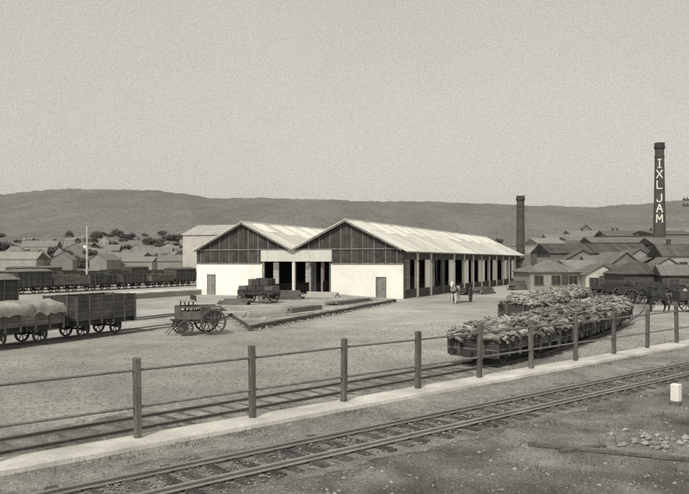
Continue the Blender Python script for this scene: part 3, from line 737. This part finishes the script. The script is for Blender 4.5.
house('low dark lean shed beside the carts at the right edge',686,84,5,5,2.2,3.2,-12,'darkwall','midroof',True,False,2,doorx=1,name='hut')
house('small grey roofed hut just behind the little white gable',586,112,5,6,2.6,3.8,14,'midwall','hazemid',True,False,2,name='hut')
house('tiny pale hut just right of the little white gabled hut',622,100,3.4,4,2.2,3.2,6,'hazepale','darkroof',True,False,1,name='hut')
house('tiny dark hut in front of the left hip roofed hut',534,104,3.4,4,2.0,2.9,-8,'darkwall','midroof',False,False,1,name='hut')
house('pale gabled hut between the dark hip roof and the right edge',668,104,4.6,6,2.7,4.2,-10,'hazepale','midroof',False,False,2,name='hut')
house('dark gabled hut behind the tiny pale hut',626,122,5,8,3.4,5.2,8,'midwall','hazedark',False,False,2,name='hut')
house('grey lean shed roof between the white gabled hut and the workshop',606,124,6,6,3.2,4.6,-4,'hazepale','hazedark',True,False,2,name='shed_building')
house('low long dark shed behind the left hip roofed hut',540,128,10,6,2.9,4.2,12,'midwall','hazedark',True,False,4,name='shed_building')
house('long dark roofed factory building left of the tall lettered chimney',610,152,25,12,5.4,7.4,4,'hazedark','darkroof',True,False,8,name='factory_building')
house('narrow dark gabled workshop in front of the long factory roof',583,140,6.5,10,4.0,5.8,-10,'hazemid','hazedark',False,False,2,doorx=1,name='workshop')
house('low grey gabled workshop right under the tall chimney',662,124,6.5,9,3.4,5.1,-12,'darkwall','midroof',False,False,2,doorx=1.4,name='workshop')
house('pale gabled shed at the foot of the tall chimney',640,140,5,9,4.4,6.0,-6,'hazepale','hazedark',False,False,2,name='workshop')
house('tall pale building right of the smaller chimney',551,178,6.5,9,8.0,9.3,6,'palewall','hazepale',True,False,3,2,name='white_building')
house('big square brick store just right of the tall lettered chimney',678,150,9,14,7.2,8.6,-8,'hazedark','hazedark',True,False,4,2,name='store_building')
house('grey walled building cut by the right edge of the view',690,118,8,9,4.6,6.4,-8,'hazepale','darkroof',True,False,4,1,chim=1,name='store_building')
house('low mid grey shed behind the far end of the goods shed',532,158,9,8,3.4,5.2,10,'hazemid','hazedark',True,False,4,name='store_building')
house('broad factory block left of the tall chimney',628,178,17,12,8.2,9.6,-3,'hazemid','hazedark',True,False,7,2,chim=2,name='factory_building')
house('grey factory block left of the broad factory block',595,190,13,12,8.8,10,3,'hazepale','hazemid',True,False,5,2,name='factory_building')
house('dark block between the tall pale building and the grey factory block',573,185,8,10,7.4,9,-5,'hazedark','hazedark',True,False,3,2,name='factory_building')
house('broad dark warehouse far behind the tall chimney',642,225,21,14,11.4,13.2,-3,'hazemid','hazedark',True,False,7,3,chim=2,name='warehouse')
house('high warehouse at the far right behind the chimney',676,215,13,16,11.5,12.8,6,'hazemid','hazedark',True,False,4,3,name='warehouse')
house('grey mill block right behind the tall pale building',566,235,11,14,10.5,12.4,-5,'hazemid','hazemid',True,False,4,3,name='mill_building')
house('long grey mill roof on the skyline of the factories, left of the tall chimney',605,250,22,12,12,14.2,5,'hazemid','hazemid',True,False,6,3,chim=2,name='mill_building')
house('grey gabled store between the smaller chimney and the pale building',536,225,8,12,6.5,9.4,-8,'hazemid','hazemid',False,False,2,2,name='mill_building')
house('wide hazy warehouse farthest back at the right edge',690,270,22,14,13,16,2,'hazemid','hazemid',True,False,6,2,name='warehouse')
house('hazy low building behind the roof end of the goods shed',508,260,12,9,6.4,8.6,6,'hazemid','hazemid',True,False,4,1,name='warehouse')
house('square dark engine house beside the tall chimney foot',648,164,6,6,6.4,7.2,3,'hazedark','hazedark',True,False,2,2,name='factory_building')
house('narrow tall gabled loft above the mill roofs',586,262,8,12,13,16.5,-6,'hazemid','hazemid',False,False,2,3,name='mill_building')
house('big pale roofed white warehouse rising behind the left gable of the shed',207,172,12.5,16,9.9,12.4,-16,'palewall','paleroof',True,False,0,3,name='warehouse')
house('low pale building at the left edge below the hill',14,285,18,9,4.6,7.2,-6,'hazepale','townwall',True,False,0,1,name='warehouse')
house('grey gabled building left of the pale mast',62,290,8,12,4.5,7.2,12,'townwall','townroof',False,False,0,1,name='warehouse')
house('long grey roofed store behind the far wagons',136,280,13,8,3.6,5.4,-10,'townwall','townroof',True,False,0,1,name='store_building')
house('grey shed just left of the white warehouse behind the far wagons',172,235,9,8,3.8,5.6,8,'townwall','townroof',True,False,0,1,name='store_building')
house('second grey gabled store between the mast and the long store',98,270,7,10,4.2,6.4,-14,'townwall','townroof',False,False,0,1,name='store_building')
random.seed(31)
hs=[(92,430),(112,390),(136,450),(152,405),(166,470),(178,380),(14,420),(40,470),(232,520),(560,470),(598,440),(540,520),(500,480),(26,520),(60,400),(84,480),(104,520),(146,530),(186,500),(128,410),(170,420),(248,560)]
hs=sorted(hs+[(R(0,190),R(340,520)) for _ in range(14)])
tens={20:'twentieth',30:'thirtieth',40:'fortieth'}
base=['first','second','third','fourth','fifth','sixth','seventh','eighth','ninth','tenth','eleventh','twelfth','thirteenth','fourteenth','fifteenth','sixteenth','seventeenth','eighteenth','nineteenth']
def ordw(n):
    if n<20: return base[n-1]
    if n in tens: return tens[n]
    return {2:'twenty',3:'thirty',4:'forty'}[n//10]+' '+base[n%10-1]
for i,(px,d) in enumerate(hs):
    x,y=at(px,d); zz=hz(x,y)-.5; long_=i%4==0
    house('small %s house on the hill foot, %s from the left among the far houses'%('pale' if i%3 else 'grey',ordw(i+1)),px,d,R(14,22) if long_ else R(5.5,10),R(6,9),R(2.6,5.2),R(5.4,8),R(-40,40),('townwall','townwall','hazepale')[i%3] if i%3 else 'townroof',('townroof','hazemid','townroof','townwall')[i%4],i%5!=2,i%3==1,2 if not long_ else 0,1,chim=i%2,name='house',cat='house',zb=zz)
# chimneys
def chimney(label,px,d,top,rb,rt,base):
    x,y=at(px,d); t=thing('factory_chimney',label,'chimney',(x,y,0),0); hh=top
    MB().box(-rb*1.1,rb*1.1,-rb*1.1,rb*1.1,0,base).build('plinth',M['brick'],t)
    MB().lathe([(rb,base+.003),(rt,hh-1.6)],20).build('shaft',M['brick'],t)
    MB().lathe([(rt*1.02,hh-1.6),(rt*1.22,hh-1.2),(rt*1.22,hh-.75),(rt*1.12,hh-.7),(rt*1.15,hh),(rt*.8,hh)],20).build('cap',M['brickdark'],t)
    z=hh-3.4; r=rb+(rt-rb)*(z-base)/(hh-1.6-base); MB().lathe([(r*1.01,z),(r*1.09,z+.05),(r*1.09,z+.3),(r*1.01,z+.35)],20).build('band',M['brickdark'],t)
    return t,x,y
RB,RT=1.5,1.0
t,cx_,cy_=chimney('tall dark brick chimney with white letters painted down its shaft',659.5,172,zat(143,172),RB,RT,4.0)
GL={'I':[((.5,0),(.5,1)),((.2,1),(.8,1)),((.2,0),(.8,0))],'X':[((0,0),(1,1)),((0,1),(1,0))],'L':[((.1,1),(.1,0)),((.1,0),(1,0))],'J':[((.85,1),(.85,.2)),((.85,.2),(.55,0)),((.55,0),(.2,.05)),((.2,.05),(.05,.3))],
 'A':[((0,0),(.5,1)),((.5,1),(1,0)),((.2,.38),(.8,.38))],'M':[((0,0),(.05,1)),((.05,1),(.5,.35)),((.5,.35),(.95,1)),((.95,1),(1,0))]}
top=zat(143,172); va=math.atan2(-cy_,-cx_)
zt=zat(159,172); zb_=zat(224,172); step=(zt-zb_)/6.3; zc=zt
for i,ch in enumerate('IXL JAM'):
    if ch==' ': zc-=step*.3; continue
    z0=zc-step+.22; h=step-.5; wd=1.3; zc-=step; mb=MB()
    for (u0,v0),(u1,v1) in GL[ch]:
        prev=None
        for k in range(7):
            u=u0+(u1-u0)*k/6; v=v0+(v1-v0)*k/6; z=z0+v*h
            r=RB+(RT-RB)*(z-4.0)/(top-1.6-4.0)+.04; an=va+(u-.5)*wd/r
            c=Vector((r*math.cos(an),r*math.sin(an),z))
            if prev: mb.tube(prev,c,.15,.15,6)
            prev=c
    mb.build('letter',M['letter'],t)
chimney('shorter plain brick chimney beyond the far end of the shed',520.5,222,zat(196,222),1.3,1.1,4)
a=Vector(at(528,102)); b=Vector(at(640,98))
pf=thing('board_fence','low dark board fence in front of the huts beyond the firewood wagons','fence',(a.x,a.y,0),math.atan2((b-a).y,(b-a).x)); l=(b-a).length
MB().box(0,l,-.02,.02,.1,1.25).build('boards',M['darkwall'],pf)
for k in range(7): MB().box(l*k/6-.06,l*k/6+.06,.023,.14,0,1.4).build('post',M['column'],pf)
def pole(label,px,d,h,m,arms=2,r=.13,name='telegraph_pole',cat='pole'):
    x,y=at(px,d); t=thing(name,label,cat,(x,y,0),R(-.3,.3))
    MB().tube((0,0,0),(0,0,h),r,r*.65,10).build('pole',m,t)
    for k in range(arms):
        z=h-.3-k*.5; c=MB().box(-.6,.6,r*.7,r*.7+.1,z-.06,z+.06).build('cross_arm',m,t)
        for xx in (-.5,-.2,.2,.5): MB().lathe([(.03,0),(.05,.08),(.03,.16)],8,(xx,r*.7+.05,z+.062)).build('insulator',m,c)
    return t
pole('dark telegraph pole cut by the right edge of the view',690.5,62,zat(196,62),M['pole'],2)
m=pole('pale mast standing among the far wagons at left',87,100,zat(226,100),M['polepaint'],0,.16,'signal_mast','mast')
MB().box(-.6,.0,.14,.19,5.6,5.9).build('signal_arm',M['letter'],m)
# ================================================================== TREES
def make_tree(seed,h,w,label,leaf):
    random.seed(seed); t=thing('tree',label,'tree'); tr=MB(); tr.tube((0,0,0),(.1,0,h*.55),.22,.12,8)
    cl=[]
    for k in range(8):
        a=k*.8+R(-.3,.3); q=Vector((math.cos(a)*w*R(.2,.5),math.sin(a)*w*R(.2,.5),h*R(.3,.85))); tr.tube((.05,0,h*R(.15,.35)),q,.09,.03,6); cl.append((q,w*R(.13,.26)))
    cl.append((Vector((R(-.5,.5),0,h*.9)),w*.18)); tr.build('trunk',M['bark'],t)
    mb=MB()
    for c,r in cl:
        for k in range(100):
            d=Vector((random.gauss(0,1),random.gauss(0,1),random.gauss(0,.8))).normalized()*r*R(.3,1.25); p=c+d
            a=Vector((R(-1,1),R(-1,1),R(-1,1))).normalized()*R(.15,.38); b=a.cross(Vector((R(-1,1),R(-1,1),R(-1,1)))).normalized()*R(.12,.32)
            mb.add([p-a-b,p+a-b,p+a+b,p-a+b],[(0,1,2,3)])
    mb.build('crown',leaf,t); return t
protos=[make_tree(100+i,(4.5,6,7,4)[i],(8,8.5,7.5,10)[i],'t',M['leaf']) for i in range(4)]
random.seed(77); usedt=set()
stands=[('dark tree in the straggling line below the hill left of the shed','trees below the hill at left',-10,195,340,640,110),('dark tree among the buildings under the hill right of the shed','trees below the hill at right',490,700,290,560,45),('dark tree on the hill foot seen above the shed roofs','trees above the shed roofs',260,320,420,560,8)]
for lab,grp,p0,p1,d0,d1,n in stands:
    for i in range(n):
        k=random.randrange(4); o=protos[k]
        if k in usedt: o=dup(o)
        usedt.add(k); x,y=at(R(p0,p1),R(d0,d1)); s=R(.5,1.1)
        o.location=(x,y,hz(x,y)-.5); o.rotation_euler.z=R(0,6.28); o.scale=(s*R(.9,1.5),s*R(.9,1.5),s*R(.7,1.1)); tag(o,lab,'tree',grp)
# ================================================================== LIGHT, CAMERA
wd=bpy.data.worlds.new('World'); S.world=wd; wd.use_nodes=True; nt=wd.node_tree
bg=nt.nodes['Background']; sky=N(nt,'ShaderNodeTexSky',sky_type='NISHITA'); sky.sun_disc=False
sun_dir=Vector((-.24,-.64,.70)).normalized()
sky.sun_elevation=math.asin(sun_dir.z); sky.sun_rotation=math.atan2(sun_dir.x,sun_dir.y); sky.dust_density=4; sky.air_density=1.5
bw=N(nt,'ShaderNodeRGBToBW'); nt.links.new(sky.outputs[0],bw.inputs[0])
pw=math_(nt,'POWER',bw.outputs[0],.3)
tc=N(nt,'ShaderNodeTexCoord')
gn=noise4(nt,tc.outputs['Generated'],None,640,2,.6); gl=noise4(nt,tc.outputs['Generated'],None,3,3,.5)
f=math_(nt,'MULTIPLY',pw,math_(nt,'MULTIPLY',mrange(nt,gn,.25,.75,.8,1.2),mrange(nt,gl,.3,.7,.97,1.03)))
sc=N(nt,'ShaderNodeVectorMath',operation='SCALE'); sc.inputs[0].default_value=(5.15,5.02,4.62); nt.links.new(f,sc.inputs['Scale'])
nt.links.new(sc.outputs[0],bg.inputs[0]); bg.inputs[1].default_value=.08
ld=bpy.data.lights.new('sun','SUN'); ld.energy=2.7; ld.angle=math.radians(6); ld.color=(1,.97,.9)
lo=bpy.data.objects.new('sun',ld); COL.objects.link(lo); lo.rotation_euler=(-sun_dir).to_track_quat('-Z','Y').to_euler()
cd=bpy.data.cameras.new('camera'); cam=bpy.data.objects.new('camera',cd); COL.objects.link(cam)
cam.location=(0,0,H); cam.rotation_euler=(math.radians(90),0,0); cd.sensor_width=36; cd.lens=F/689*36; cd.shift_y=14/689; cd.clip_end=9000; cd.clip_start=.1
S.camera=cam
S.view_settings.view_transform='Standard'; S.view_settings.look='None'; S.view_settings.exposure=0
